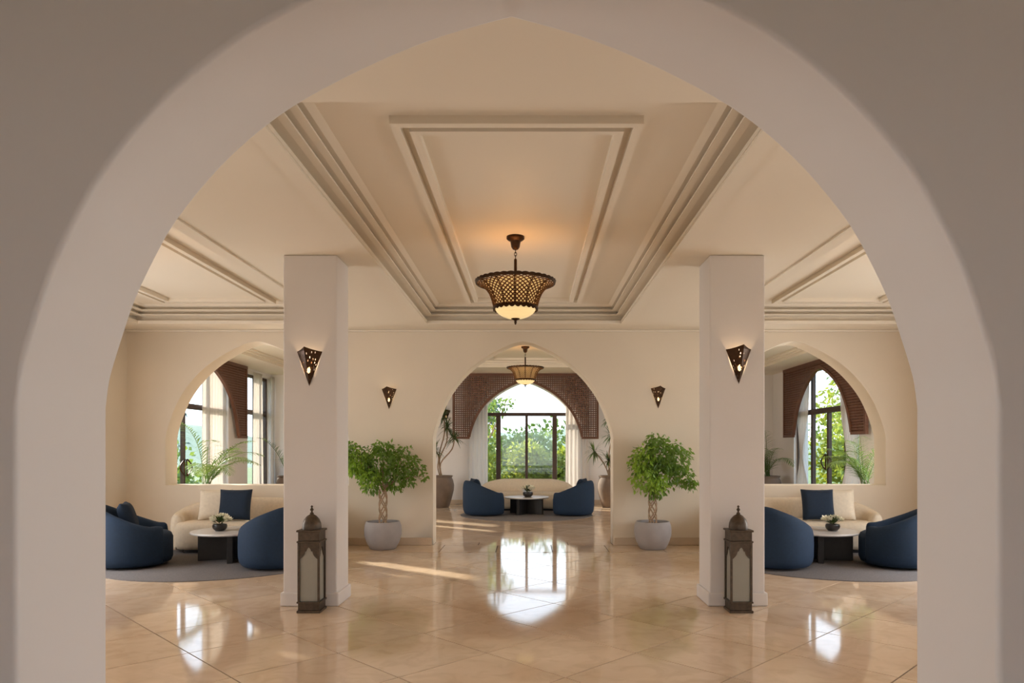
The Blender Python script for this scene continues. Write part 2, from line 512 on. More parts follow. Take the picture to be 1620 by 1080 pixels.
# ------------------------------------------------------------------ floor of diagonal marble tiles
slab = tag(MB().box(-7.2, 6.9, -5.3, 18.65, -0.12, -0.008).build('floor', grout_m), kind='structure')
def clip(poly, inside, cut):
    out = []
    for i, p in enumerate(poly):
        q = poly[(i + 1) % len(poly)]
        a, b = inside(p), inside(q)
        if a: out.append(p)
        if a != b: out.append(cut(p, q))
    return out
def clip_rect(poly, x0, x1, y0, y1):
    def cx(v): return lambda p, q: (v, p[1] + (q[1] - p[1]) * (v - p[0]) / (q[0] - p[0]))
    def cy(v): return lambda p, q: (p[0] + (q[0] - p[0]) * (v - p[1]) / (q[1] - p[1]), v)
    for ins, cut in ((lambda p: p[0] >= x0, cx(x0)), (lambda p: p[0] <= x1, cx(x1)), (lambda p: p[1] >= y0, cy(y0)), (lambda p: p[1] <= y1, cy(y1))):
        if len(poly) < 3: return []
        poly = clip(poly, ins, cut)
    return poly
def area(p):
    return 0.5 * sum(p[i][0] * p[(i + 1) % len(p)][1] - p[(i + 1) % len(p)][0] * p[i][1] for i in range(len(p)))
SP = 1.06             # tile diagonal
def tile_mesh(mb, poly, cx, cy):
    r = max(math.hypot(x - cx, y - cy) for x, y in poly)
    k1, k2 = 1 - 0.0048 / r * 1.4, 1 - 0.0052 / r * 1.4
    n = len(poly)
    f = lambda k, z: [(cx + (x - cx) * k, cy + (y - cy) * k, z) for x, y in poly]
    mb.loft([f(k1, -0.012), f(k1, 0.0)], True, False, True)
def tiles(x0, x1, y0, y1):
    out = []
    for i in range(-40, 41):
        for j in range(-40, 41):
            s, d = 4.64 + SP * (i + 0.5), -3.13 + SP * (j + 0.5)       # X+Y and X-Y of the tile's centre
            cx, cy = (s + d) / 2, (s - d) / 2
            if cx < x0 - 1 or cx > x1 + 1 or cy < y0 - 1 or cy > y1 + 1:
                continue
            hd = SP / 2
            poly = [(cx, cy - hd), (cx + hd, cy), (cx, cy + hd), (cx - hd, cy)]
            p = clip_rect(poly, x0, x1, y0, y1)
            q = []
            for a in p:
                if not q or math.hypot(a[0] - q[-1][0], a[1] - q[-1][1]) > 1e-3:
                    q.append(a)
            if len(q) > 2 and math.hypot(q[0][0] - q[-1][0], q[0][1] - q[-1][1]) < 1e-3:
                q.pop()
            if len(q) >= 3 and area(q) > 0.02:
                out.append((q, area(q) > 0.999 * SP * SP / 2, cx, cy))
    return out
full = None
def lay_tile(q, is_full, cx, cy):
    global full
    if is_full:
        if full is None:
            mb = MB()
            h = SP / 2
            tile_mesh(mb, [(0, -h), (h, 0), (0, h), (-h, 0)], 0, 0)
            full = mb.build('floor_tile', marble_m, slab, None, (cx, cy, 0))
            return
        o = full.copy()
        o.location = (cx, cy, 0)
        C.objects.link(o)
    else:
        mx, my = sum(p[0] for p in q) / len(q), sum(p[1] for p in q) / len(q)
        mb = MB()
        tile_mesh(mb, [(x - mx, y - my) for x, y in q], 0, 0)
        mb.build('floor_tile', marble_m, slab, None, (mx, my, 0))
rest = MB()
for q, fu, cx, cy in tiles(XL, XR, YF1, 9.76):
    vis = cy + 0.5 > 4.0 and abs(cx) < 0.62 * cy + 1.0
    if vis:
        lay_tile(q, fu, cx, cy)
    else:
        tile_mesh(rest, q, sum(p[0] for p in q) / len(q), sum(p[1] for p in q) / len(q))
bx = XL
while bx < XR - 0.1:
    b2 = min(bx + 0.8, XR)
    q = [(bx, 9.775), (b2, 9.775), (b2, YB0), (bx, YB0)]
    lay_tile(q, False, 0, 0)
    bx = b2
for q, fu, cx, cy in tiles(SXL, SXR, YB1 + 0.015, YS):
    if abs(cx + 0.1) < 0.2 * cy - 0.6 and cy < 16.5:
        lay_tile(q, fu, cx, cy)
    else:
        tile_mesh(rest, q, sum(p[0] for p in q) / len(q), sum(p[1] for p in q) / len(q))
for q, fu, cx, cy in tiles(-4.0, 4.0, -5.0, YF0):
    tile_mesh(rest, q, sum(p[0] for p in q) / len(q), sum(p[1] for p in q) / len(q))
for xa, xb in ((-1.46, -0.78), (-0.78, -0.1), (-0.1, 0.58), (0.58, 1.26)):
    lay_tile([(xa, YB0 + 0.005), (xb, YB0 + 0.005), (xb, YB1 + 0.01), (xa, YB1 + 0.01)], False, 0, 0)
for xa, xb in ((-1.578, -0.068), (-0.068, 1.442)):
    tile_mesh(rest, [(xa, YF0), (xb, YF0), (xb, YF1), (xa, YF1)], (xa + xb) / 2, (YF0 + YF1) / 2)
tag(rest.build('tile_field', marble_m, slab), kind='stuff')

# ------------------------------------------------------------------ skirting
def skirting(side, x0, x1, y0, y1, h=0.115):
    tag(MB().box(x0, x1, y0, y1, 0, h).build('baseboard_' + side, skirt_m, bevel=0.006), kind='structure')
skirting('back', XL + 0.02, -1.47, YB0 - 0.02, YB0)
skirting('back', 1.27, XR - 0.02, YB0 - 0.02, YB0)
skirting('left', XL, XL + 0.02, YF1, YB0 - 0.02)
skirting('right', XR - 0.02, XR, YF1, YB0 - 0.02)
skirting('far', SXL + 0.02, -1.7, YS - 0.02, YS)
skirting('far', 1.62, SXR - 0.02, YS - 0.02, YS)

# ------------------------------------------------------------------ columns
def column(x0, x1, y0, y1, label):
    cx, cy = (x0 + x1) / 2, (y0 + y1) / 2
    e = empty('square_column', (cx, cy, 0))
    a, b = (x1 - x0) / 2, (y1 - y0) / 2
    MB().box(-a, a, -b, b, 0, H).build('shaft', plaster_white, e, bevel=0.012)
    MB().box(-a - 0.022, a + 0.022, -b - 0.022, b + 0.022, 0, 0.125).build('plinth', plaster_white, e, bevel=0.012)
    tag(e, label, 'column')
column(-2.28, -1.783, 6.43, 6.84, 'white square column on the left, with the left floor lantern before it')
column(1.666, 2.175, 6.43, 6.84, 'white square column on the right, with the right floor lantern before it')

# ------------------------------------------------------------------ chandeliers
def fret_panel(prof_pts, ang, rows, cols):
    """diamond fretwork on a sector of the flared shade"""
    def pt(i, j):
        s = i / rows * (len(prof_pts) - 1)
        k = min(int(s), len(prof_pts) - 2)
        r, z = prof_pts[k][0] + (prof_pts[k + 1][0] - prof_pts[k][0]) * (s - k), prof_pts[k][1] + (prof_pts[k + 1][1] - prof_pts[k][1]) * (s - k)
        a = (j / cols - 0.5) * ang
        return (r * math.cos(a), r * math.sin(a), z)
    mb = MB()
    for i in range(rows + 1):
        for j in range(cols + 1):
            if (i + j) % 2 == 1:
                c = [(i - 1, j), (i, j + 1), (i + 1, j), (i, j - 1)]
                c = [p for p in c if 0 <= p[0] <= rows and 0 <= p[1] <= cols]
                if len(c) >= 3:
                    mb.poly([pt(*p) for p in c])
    return mb
SH = [(0.372, -0.44), (0.325, -0.458), (0.282, -0.492), (0.25, -0.535), (0.228, -0.585), (0.213, -0.635), (0.205, -0.68)]
SHP = [(p.x, p.y) for p in catmull([(a, b, 0) for a, b in SH], 3)]
def chandelier(loc, label, power):
    e = empty('chandelier', loc)
    MB().lathe([(0.085, 0), (0.085, -0.022), (0.07, -0.034), (0.05, -0.045), (0.04, -0.10), (0.026, -0.12), (0.012, -0.126)], 24).build('ceiling_canopy', bronze_dark, e, 35)
    mb = MB()
    for k in range(3):
        zc = -0.138 - 0.028 * k
        ring = [(0.011 * math.cos(t) * (1 if k % 2 else 0), 0.011 * math.cos(t) * (0 if k % 2 else 1), zc + 0.019 * math.sin(t)) for t in [2 * PI * q / 12 for q in range(13)]]
        mb.tube(ring, 0.0035, 6)
    mb.build('chain', bronze_dark, e, 60)
    MB().lathe([(0.010, -0.21), (0.014, -0.22), (0.014, -0.60), (0.010, -0.68)], 12).build('rod', bronze_dark, e, 40)
    # scalloped top rim
    n = 144
    def rimring(r, z, sc_):
        return [((r + sc_ * abs(math.sin(36 * PI * k / n))) * math.cos(2 * PI * k / n), (r + sc_ * abs(math.sin(36 * PI * k / n))) * math.sin(2 * PI * k / n), z + 0.006 * abs(math.sin(36 * PI * k / n)) * (1 if sc_ else 0)) for k in range(n)]
    MB().loft([rimring(0.366, -0.447, 0), rimring(0.378, -0.447, 0), rimring(0.382, -0.425, 0.004), rimring(0.368, -0.428, 0.002), rimring(0.366, -0.447, 0)], True, False, False).build('top_rim', bronze_dark, e, 40)
    # lower band with scalloped hem
    def band(r, z, hem):
        return [(r * math.cos(2 * PI * k / n), r * math.sin(2 * PI * k / n), z - hem * abs(math.sin(24 * PI * k / n))) for k in range(n)]
    MB().loft([band(0.210, -0.662, 0), band(0.216, -0.672, 0), band(0.213, -0.688, 0.016), band(0.207, -0.688, 0.016), band(0.204, -0.664, 0), band(0.210, -0.662, 0)], True, False, False).build('lower_band', bronze_dark, e, 40)
    for k in range(12):
        a = 2 * PI * k / 12
        MB().tube([(r * math.cos(a), r * math.sin(a), z) for r, z in SHP], 0.0055, 6).build('rib', bronze_dark, e, 60)
    first = None
    for k in range(12):
        if first is None:
            o = fret_panel(SHP, 2 * PI / 12, 16, 6).build('fretwork_panel', bronze, e)
            m = o.modifiers.new('wire', 'WIREFRAME')
            m.thickness = 0.0125
            m.use_replace = True
            first = o
        else:
            o = first.copy()
            C.objects.link(o)
        o.rotation_euler = (0, 0, 2 * PI * (k + 0.5) / 12)
    MB().lathe([(r - 0.014, z) for r, z in SHP[2:]], 36, cap0=False, cap1=False).build('glass_liner', liner, e, 60)
    gb = MB().lathe([(0.196, -0.676), (0.188, -0.70), (0.165, -0.728), (0.125, -0.754), (0.075, -0.772), (0.02, -0.780)], 36, cap0=False).build('glass_bowl', bowl_m, e, 60)
    MB().lathe([(0.046, -0.770), (0.040, -0.782), (0.016, -0.792), (0.011, -0.80), (0.013, -0.812), (0.008, -0.83), (0.002, -0.836)], 16).build('finial', bronze_dark, gb, 50)
    if power:
        add_light('chandelier_bulb', 'POINT', (0, 0, -0.50), power, WARM, 0.06, parent=e)
    return tag(e, label, 'chandelier')
chandelier((-0.135, 6.6, H + 0.22), 'large pierced bronze chandelier hanging in the hall before the central arch', EXEC_LAMP)
chandelier((-0.09, 14.2, HS + 0.14), 'pierced bronze chandelier seen through the central arch, above the blue armchairs', EXEC_LAMP * 0.7)
chandelier((-4.21, 6.0, H + 0.22), 'pierced bronze chandelier of the left bay, hidden behind the arch pier', EXEC_LAMP * 4.2)
chandelier((4.05, 6.0, H + 0.22), 'pierced bronze chandelier of the right bay, hidden behind the arch pier', EXEC_LAMP * 4.2)
chandelier((0, -1.6, H), 'unseen bronze chandelier added behind the viewer to warm the entrance foyer', EXEC_LAMP * 6.5)  # unseen foyer lamp, added to warm the face of the arch wall

# ------------------------------------------------------------------ sconces
def sconce(loc, label, s=1.0, power=1.2, side=-1, seed=1):
    rnd = random.Random(seed)
    e = empty('wall_sconce', loc)          # origin: bottom tip at the wall
    w2, h, d = 0.11 * s, 0.30 * s, 0.10 * s
    tip = Vector((0, -0.012, 0))
    TL, TRt, TF = Vector((-w2, 0, h)), Vector((w2, 0, h)), Vector((side * 0.018 * s, -d, h))
    N = 20
    for a, b in ((TL, TF), (TF, TRt)):
        mb = MB()
        for i in range(N):
            v0, v1 = i / N, (i + 1) / N
            for j in range(N):
                u0, u1 = j / N, (j + 1) / N
                vm = (v0 + v1) / 2
                p = 0.34 if 0.38 < vm < 0.56 else (0.05 if vm > 0.12 else 0)
                if 0 < j < N - 1 and rnd.random() < p:
                    continue
                q = lambda u, v: tip + (a + (b - a) * u - tip) * v
                if v0 < 1e-6:
                    mb.poly([tip, q(u1, v1), q(u0, v1)])
                else:
                    mb.poly([q(u0, v0), q(u1, v0), q(u1, v1), q(u0, v1)])
        o = mb.build('pierced_plate', bronze_dark, e)
        sol = o.modifiers.new('solid', 'SOLIDIFY')
        sol.thickness = 0.003
    # peaked crest along the top edge
    mb = MB()
    n = 10
    for a, b, flip in ((TL, TF, False), (TF, TRt, True)):
        for k in range(n):
            u0, u1 = k / n, (k + 1) / n
            if flip: z0, z1 = (1 - u0) ** 1.6 * 0.03 * s, (1 - u1) ** 1.6 * 0.03 * s
            else: z0, z1 = u0 ** 1.6 * 0.03 * s, u1 ** 1.6 * 0.03 * s
            p0, p1 = a + (b - a) * u0, a + (b - a) * u1
            mb.poly([p0, p1, p1 + Vector((0, 0, z1 + 0.006)), p0 + Vector((0, 0, z0 + 0.006))])
    o = mb.build('crest', bronze_dark, e)
    o.modifiers.new('solid', 'SOLIDIFY').thickness = 0.003
    bp = MB().box(-0.03 * s, 0.03 * s, -0.008, 0, 0.08 * s, 0.24 * s).build('back_plate', bronze_dark, e)
    MB().lathe([(0.004, 0.11 * s), (0.014 * s, 0.12 * s), (0.018 * s, 0.145 * s), (0.012 * s, 0.165 * s), (0.004, 0.17 * s)], 12, (0, -0.035 * s)).build('bulb', bulb_m, bp, 60)
    if power:
        add_light('sconce_bulb', 'POINT', (0, -0.04 * s, 0.22 * s), power, WARM, 0.02, parent=e)
    return tag(e, label, 'sconce')
sconce((-2.034, 6.428, 2.03), 'pointed pierced bronze sconce on the front of the left white column', 1.05, 1.6, -1, 3)
sconce((1.93, 6.428, 2.05), 'pointed pierced bronze sconce on the front of the right white column', 1.05, 2.0, 1, 4)
sconce((-2.12, 10.488, 2.05), 'small pointed bronze sconce on the wall above the left potted ficus', 1.0, 0.8, -1, 5)
sconce((1.937, 10.488, 2.06), 'small pointed bronze sconce on the wall above the right potted ficus', 1.0, 0.5, 1, 6)
sconce((-2.20, 18.298, 2.16), 'sconce on the sunroom wall above the tall cane plant left of the lattice', 1.0, 0, -1, 7)
sconce((2.02, 18.298, 2.16), 'sconce on the sunroom wall above the tall cane plant right of the lattice', 1.0, 0, 1, 8)

# ------------------------------------------------------------------ floor lanterns
def lantern(loc, label):
    e = empty('floor_lantern', loc)
    a = 0.088
    mb = MB()
    for s_, z0, z1 in ((0.104, 0, 0.022), (0.094, 0.022, 0.085), (0.104, 0.085, 0.10)):
        mb.box(-s_, s_, -s_, s_, z0, z1)
    mb.build('base', iron, e, bevel=0.003)
    for sx in (-1, 1):
        for sy in (-1, 1):
            MB().box(sx * a - 0.009, sx * a + 0.009, sy * a - 0.009, sy * a + 0.009, 0.10, 0.62).build('corner_post', iron, e)
    # header plates with an ogee cut-out, one on each side
    cut = [(-1.0, 0.0), (-0.80, 0.10), (-0.62, 0.22), (-0.50, 0.34), (-0.44, 0.46), (-0.42, 0.52), (-0.28, 0.54), (-0.22, 0.66), (-0.10, 0.76), (0, 0.80)]
    cut = cut + [(-x, z) for x, z in reversed(cut[:-1])]
    for k in range(4):
        mb = MB()
        for y, fl in ((-a - 0.004, False), (-a + 0.004, True)):
            for (xa, za), (xb, zb) in zip(cut, cut[1:]):
                f = lambda x, z: (x * (a - 0.009), y, 0.475 + z * 0.13)
                q = [f(xa, za), f(xb, zb), (xb * (a - 0.009), y, 0.62), (xa * (a - 0.009), y, 0.62)]
                mb.poly(q[::-1] if fl else q)
        for (xa, za), (xb, zb) in zip(cut, cut[1:]):
            f = lambda x, z, y: (x * (a - 0.009), y, 0.475 + z * 0.13)
            mb.poly([f(xa, za, -a - 0.004), f(xa, za, -a + 0.004), f(xb, zb, -a + 0.004), f(xb, zb, -a - 0.004)])
        o = mb.build('arched_header', iron, e)
        o.rotation_euler = (0, 0, k * PI / 2)
        p = MB().box(-a + 0.009, a - 0.009, -a + 0.006, -a + 0.010, 0.10, 0.62).build('glass_pane', frost, e)
        p.rotation_euler = (0, 0, k * PI / 2)
    mb = MB()
    for s_, z0, z1 in ((0.104, 0.62, 0.635), (0.094, 0.635, 0.715), (0.106, 0.715, 0.732)):
        mb.box(-s_, s_, -s_, s_, z0, z1)
    mb.build('cornice', iron, e, bevel=0.003)
    dome = MB().lathe([(0.082, 0.732), (0.084, 0.75), (0.080, 0.785), (0.066, 0.822), (0.042, 0.85), (0.018, 0.865), (0.012, 0.87)], 24).build('dome', iron, e, 50)
    MB().lathe([(0.016, 0.866), (0.018, 0.874), (0.010, 0.882), (0.008, 0.892), (0.017, 0.905), (0.010, 0.918), (0.005, 0.924), (0.012, 0.932), (0.003, 0.945)], 14).build('finial', iron, dome, 50)
    return tag(e, label, 'lantern', 'tall metal floor lanterns')
lantern((-1.955, 6.24, 0), 'tall domed metal lantern on the floor before the left white column')
lantern((1.872, 6.24, 0), 'tall domed metal lantern on the floor before the right white column')

# ------------------------------------------------------------------ upholstery helpers
def offset_poly(pts, d):
    n, out = len(pts), []
    for i in range(n):
        a, b = Vector(pts[i - 1]), Vector(pts[(i + 1) % n])
        t = (b - a).normalized()
        out.append((pts[i][0] - t.y * d, pts[i][1] + t.x * d))      # inward for counter-clockwise outlines
    return out
def soft_slab(outline, z0, z1, r=0.05, crown=0.012):
    mb = MB()
    rings = []
    for ins, z in ((0.03 + r, z0), (r * 0.3, z0 + r * 0.25), (0, z0 + r), (0, z1 - r), (r * 0.28, z1 - r * 0.3), (r * 0.8, z1), (r * 2.2, z1 + crown)):
        rings.append([(x, y, z) for x, y in offset_poly(outline, ins)])
    cx, cy = sum(p[0] for p in outline) / len(outline), sum(p[1] for p in outline) / len(outline)
    last = rings[-1]
    for k in (0.6, 0.25):
        rings.append([(cx + (x - cx) * k, cy + (y - cy) * k, z + crown * (1 - k)) for x, y, z in last])
    return mb.loft(rings)
def shell(path, heights, thick, z0, lean=0.0, n=18):
    """upholstered wall swept along a plan path; rounded top and rounded ends"""
    P = [Vector((x, y)) for x, y in path]
    m = len(P)
    secs = []
    def section(p, t, h, w, hs=1.0):
        nrm = Vector((t.y, -t.x))          # to the outside when the path runs clockwise about the seat
        ring = []
        for k in range(n):
            a = 2 * PI * k / n
            cu, su = math.cos(a), math.sin(a)
            ex, ez = 0.75, 0.55
            u = math.copysign(abs(cu) ** ex, cu) * thick / 2 * w
            zz = math.copysign(abs(su) ** ez, su)
            zc, zh = (z0 + h) / 2, (h - z0) / 2 * hs
            z = zc + zz * zh
            frac = (z - z0) / max(h - z0, 1e-6)
            off = u + (-lean * (1 - frac) ** 2 if u > 0 else 0) + 0.02 * math.sin(PI * min(1, frac)) * (1 if u > 0 else 0)
            q = p + nrm * off
            ring.append((q.x, q.y, z))
        return ring
    tan = [(P[min(i + 1, m - 1)] - P[max(i - 1, 0)]).normalized() for i in range(m)]
    for k in range(5, 0, -1):
        a = k / 5 * R(86)
        secs.append(section(P[0] - tan[0] * math.sin(a) * thick * 0.5, tan[0], heights[0], math.cos(a), 1 - 0.10 * (1 - math.cos(a))))
    for i in range(m):
        secs.append(section(P[i], tan[i], heights[i], 1.0))
    for k in range(1, 6):
        a = k / 5 * R(86)
        secs.append(section(P[-1] + tan[-1] * math.sin(a) * thick * 0.5, tan[-1], heights[-1], math.cos(a), 1 - 0.10 * (1 - math.cos(a))))
    return MB().loft(secs)

def fix_normals(o):
    bm = bmesh.new(); bm.from_mesh(o.data)
    bmesh.ops.recalc_face_normals(bm, faces=bm.faces)
    bm.to_mesh(o.data); bm.free()
    o.data.shade_smooth(); o.data.set_sharp_from_angle(angle=R(60))
    return o

def make_armchair():
    e = empty('armchair', (0, 0, 0))
    path, hs = [], []
    N = 26
    for i in range(N + 1):
        t = -1 + 2 * i / N
        a = t * R(138)
        r = 0.365 + 0.015 * abs(math.sin(a))
        path.append((-r * math.sin(a) * -1, r * math.cos(a)))
        k = abs(t)
        s = max(0, min(1, (k - 0.18) / 0.72))
        hs.append(0.755 - 0.26 * (0.35 * s * s * (3 - 2 * s) + 0.65 * s))
    fix_normals(shell(path, hs, 0.15, 0.03, 0.05).build('tub_back', navy, e))
    out = []
    for k in range(40):
        a = 2 * PI * k / 40
        x, y = 0.345 * math.cos(a), 0.345 * math.sin(a)
        if y < 0:
            y = -0.43 * abs(math.sin(a)) ** 0.7
        out.append((x, y))
    fix_normals(soft_slab(out, 0.03, 0.41, 0.07, 0.012).build('seat', navy, e))
    MB().lathe([(0.29, 0), (0.30, 0.03)], 28).build('plinth', black_wood, e)
    return e
chair0 = make_armchair()
def cushion(name, loc, rx, rz, size, m, label, group=None, ry=0.0):
    mb = MB()
    n = 12
    rings_top = {}
    grid = lambda s: [[None] * (n + 1) for _ in range(n + 1)]
    def pt(i, j, s):
        u, v = -1 + 2 * i / n, -1 + 2 * j / n
        f = (1 - u ** 4) * (1 - v ** 4)
        pin = 1 - 0.05 * (1 - abs(u) ** 2) * abs(v) ** 3 - 0.0
        pin2 = 1 - 0.05 * (1 - abs(v) ** 2) * abs(u) ** 3
        return (u * size / 2 * pin2, s * (0.010 + 0.075 * f ** 0.55), v * size / 2 * pin)
    for s in (-1, 1):
        for i in range(n):
            for j in range(n):
                q = [pt(i, j, s), pt(i + 1, j, s), pt(i + 1, j + 1, s), pt(i, j + 1, s)]
                mb.poly(q if s < 0 else q[::-1])
    ed = [(i, 0) for i in range(n)] + [(n, j) for j in range(n)] + [(i, n) for i in range(n, 0, -1)] + [(0, j) for j in range(n, 0, -1)]
    for a, b in zip(ed, ed[1:] + ed[:1]):
        mb.poly([pt(*a, -1), pt(*a, 1), pt(*b, 1), pt(*b, -1)])
    o = mb.build(name, m)
    weld(o, 1e-5)
    o.data.shade_smooth()
    o.data.set_sharp_from_angle(angle=R(80))
    o.location = loc
    o.rotation_euler = (rx, ry, rz)
    return tag(o, label, 'cushion', group)

used = [False]
def put_chair(x, y, rz, label, z=0.012):
    o = chair0 if not used[0] else copy_tree(chair0)
    used[0] = True
    o.location = (x, y, z)
    o.rotation_euler = (0, 0, R(rz))
    o.scale = (1.04, 1.04, 1.0)
    tag(o, label, 'armchair', 'blue tub armchairs')
    return o
put_chair(-4.92, 8.62, 112, 'blue tub armchair at the far left of the left lounge, beside the arch pier')
put_chair(-3.09, 8.57, -128, 'blue tub armchair half hidden behind the left white column')
put_chair(3.0, 8.58, 128, 'blue tub armchair half hidden behind the right white column')
put_chair(4.56, 8.60, -116, 'blue tub armchair at the far right of the right lounge, beside the arch pier')
put_chair(-1.00, 15.2, 112, 'blue tub armchair seen through the central arch, left of its coffee table')
put_chair(0.95, 15.2, -112, 'blue tub armchair seen through the central arch, right of its coffee table')

def make_sofa():
    e = empty('curved_sofa', (0, 0, 0))          # local: back at y=0, front towards -y
    base = [(-0.98, -0.70), (-1.03, -0.54), (-0.97, -0.36), (-0.74, -0.22), (-0.40, -0.13), (0, -0.10), (0.40, -0.13), (0.74, -0.22), (0.97, -0.36), (1.03, -0.54), (0.98, -0.70)]
    path = [(p.x, p.y) for p in catmull([(x, y, 0) for x, y in base], 4)]
    m = len(path)
    hs = []
    for i in range(m):
        t = abs(-1 + 2 * i / (m - 1))
        s = max(0, min(1, (t - 0.25) / 0.7))
        hs.append(0.72 - 0.19 * (s * s * (3 - 2 * s)))
    fix_normals(shell(path[::1], hs, 0.19, 0.03, 0.03).build('backrest', beige, e))
    out = [(-0.99, -0.62), (-0.98, -0.78), (-0.88, -0.90), (-0.70, -0.915), (-0.35, -0.83), (0, -0.80), (0.35, -0.83), (0.70, -0.915), (0.88, -0.90), (0.98, -0.78), (0.99, -0.62), (0.95, -0.44), (0.72, -0.26), (0.36, -0.16), (0, -0.13), (-0.36, -0.16), (-0.72, -0.26), (-0.95, -0.44)]
    oc = [(p.x, p.y) for p in catmull([(x, y, 0) for x, y in out], 4, True)]
    fix_normals(soft_slab(oc, 0.04, 0.42, 0.075, 0.008).build('seat', beige, e))
    ins = offset_poly(oc, 0.10)
    MB().loft([[(x, y, 0) for x, y in ins], [(x, y, 0.05) for x, y in ins]]).build('plinth', black_wood, e)
    return e
sofa0 = make_sofa()
def put_sofa(o, x, y, label):
    o.location = (x, y, 0.012)
    tag(o, label, 'sofa', 'curved cream sofas')
put_sofa(sofa0, -3.95, 10.44, 'curved cream sofa below the left arched opening')
put_sofa(copy_tree(sofa0), 3.87, 10.44, 'curved cream sofa below the right arched opening')
s3 = copy_tree(sofa0)
put_sofa(s3, -0.07, 17.0, 'curved cream sofa in the sunroom before the central window')

cushion('throw_cushion', (-4.50, 9.96, 0.655), R(-16), R(12), 0.44, beige_c, 'plain beige cushion on the left sofa beside the navy one')
cushion('throw_cushion', (-4.15, 9.80, 0.665), R(-15), R(4), 0.44, navy_dark, 'navy cushion on the cream sofa of the left lounge')
cushion('throw_cushion', (4.42, 9.96, 0.655), R(-16), R(-12), 0.44, beige_c, 'plain beige cushion on the right sofa beside the navy one')
cushion('throw_cushion', (4.06, 9.80, 0.665), R(-15), R(-6), 0.44, navy_dark, 'navy cushion on the cream sofa of the right lounge')
cushion('throw_cushion', (-5.02, 8.69, 0.60), R(-18), R(112), 0.38, navy_dark, 'dark cushion leaning in the far left blue armchair')
cushion('throw_cushion', (-1.17, 15.27, 0.61), R(-18), R(112), 0.40, navy_dark, 'dark cushion showing over the sunroom armchair left of the table')
cushion('throw_cushion', (1.12, 15.27, 0.61), R(-18), R(-112), 0.40, navy_dark, 'dark cushion showing over the sunroom armchair right of the table')

# ------------------------------------------------------------------ rugs and tables
def rug(x, y, r, label):
    o = MB().lathe([(r, 0.0), (r, 0.008), (r - 0.012, 0.012), (0.01, 0.012)], 72).build('round_rug', rug_m, None, 50)
    o.location = (x, y, 0)
    tag(o, label, 'rug', 'round grey rugs')
rug(-3.98, 9.02, 1.45, 'round grey rug of the left lounge')
rug(3.85, 9.02, 1.45, 'round grey rug of the right lounge')
rug(-0.07, 15.35, 1.45, 'round grey rug of the sunroom lounge behind the central arch')
def table(x, y, label, rz=35):
    e = empty('coffee_table', (x, y, 0.012))
    MB().lathe([(0.47, 0.345), (0.495, 0.352), (0.50, 0.365), (0.495, 0.376), (0.01, 0.378)], 56).build('table_top', white_top, e, 40)
    for k in range(2):
        o = MB().box(-0.40, 0.40, -0.035, 0.035, 0, 0.345).build('cross_panel', black_wood, e, bevel=0.004)
        o.rotation_euler = (0, 0, R(rz) + k * PI / 2)
    tag(e, label, 'table', 'round coffee tables')
table(-3.90, 9.10, 'round white coffee table on black crossed panels in the left lounge', 20)
table(3.79, 9.10, 'round white coffee table on black crossed panels in the right lounge', -20)
table(-0.07, 15.5, 'round white coffee table between the two sunroom armchairs', 62)

def flower_bowl(x, y, label, seed, s=1.0):
    rnd = random.Random(seed)
    e = empty('flower_bowl', (x, y, 0.392))
    MB().lathe([(0.055 * s, 0), (0.085 * s, 0.03 * s), (0.092 * s, 0.06 * s), (0.084 * s, 0.085 * s), (0.078 * s, 0.085 * s), (0.07 * s, 0.06 * s)], 24).build('bowl', bowl_dark, e, 50)
    fl = None
    for k in range(13):
        a, rr = rnd.uniform(0, 2 * PI), 0.115 * s * math.sqrt(rnd.random())
        z = 0.135 * s + (0.10 * s - rr) * 0.5 + rnd.uniform(-0.01, 0.02)
        if fl is None:
            mb = MB()
            for ring, (n, r, zz) in enumerate(((6, 0.036, 0.0), (5, 0.024, 0.008))):
                for q in range(n):
                    t = 2 * PI * q / n + ring * 0.5
                    c, d = Vector((math.cos(t), math.sin(t), 0)), Vector((-math.sin(t), math.cos(t), 0))
                    b0 = Vector((0, 0, zz))
                    mb.poly([b0, b0 + c * r * 0.6 - d * r * 0.5 + Vector((0, 0, 0.006)), b0 + c * r + Vector((0, 0, 0.018)), b0 + c * r * 0.6 + d * r * 0.5 + Vector((0, 0, 0.006))])
            mb.lathe([(0.003, 0), (0.012, 0.006), (0.010, 0.014), (0.002, 0.018)], 8)
            fl = mb.build('blossom', petal, e)
            o = fl
        else:
            o = fl.copy(); C.objects.link(o)
        o.location = (rr * math.cos(a), rr * math.sin(a), z)
        o.rotation_euler = (rnd.uniform(-0.6, 0.6), rnd.uniform(-0.6, 0.6), rnd.uniform(0, 6))
        o.scale = (s * 1.55,) * 3
    mb = MB()
    for k in range(60):
        a, el = rnd.uniform(0, 2 * PI), rnd.uniform(0.1, 1.3)
        d = Vector((math.cos(a) * math.cos(el), math.sin(a) * math.cos(el), math.sin(el)))
        b0 = Vector((0, 0, 0.08 * s)) + d * 0.03 * s
        tip = b0 + d * rnd.uniform(0.08, 0.13) * s
        sd = d.cross(Vector((0, 0, 1))).normalized() * 0.012 * s
        mid = (b0 + tip) / 2
        mb.poly([b0, mid - sd, tip, mid + sd])
    tag(mb.build('greenery', leaf_drac, e), kind='stuff')
    tag(e, label, 'flowers', 'bowls of white flowers')
flower_bowl(-4.02, 9.02, 'dark bowl of white flowers on the left lounge table', 11)
flower_bowl(3.93, 9.02, 'dark bowl of white flowers on the right lounge table', 12)
flower_bowl(-0.04, 15.40, 'dark bowl of small flowers on the sunroom table', 13, 1.25)

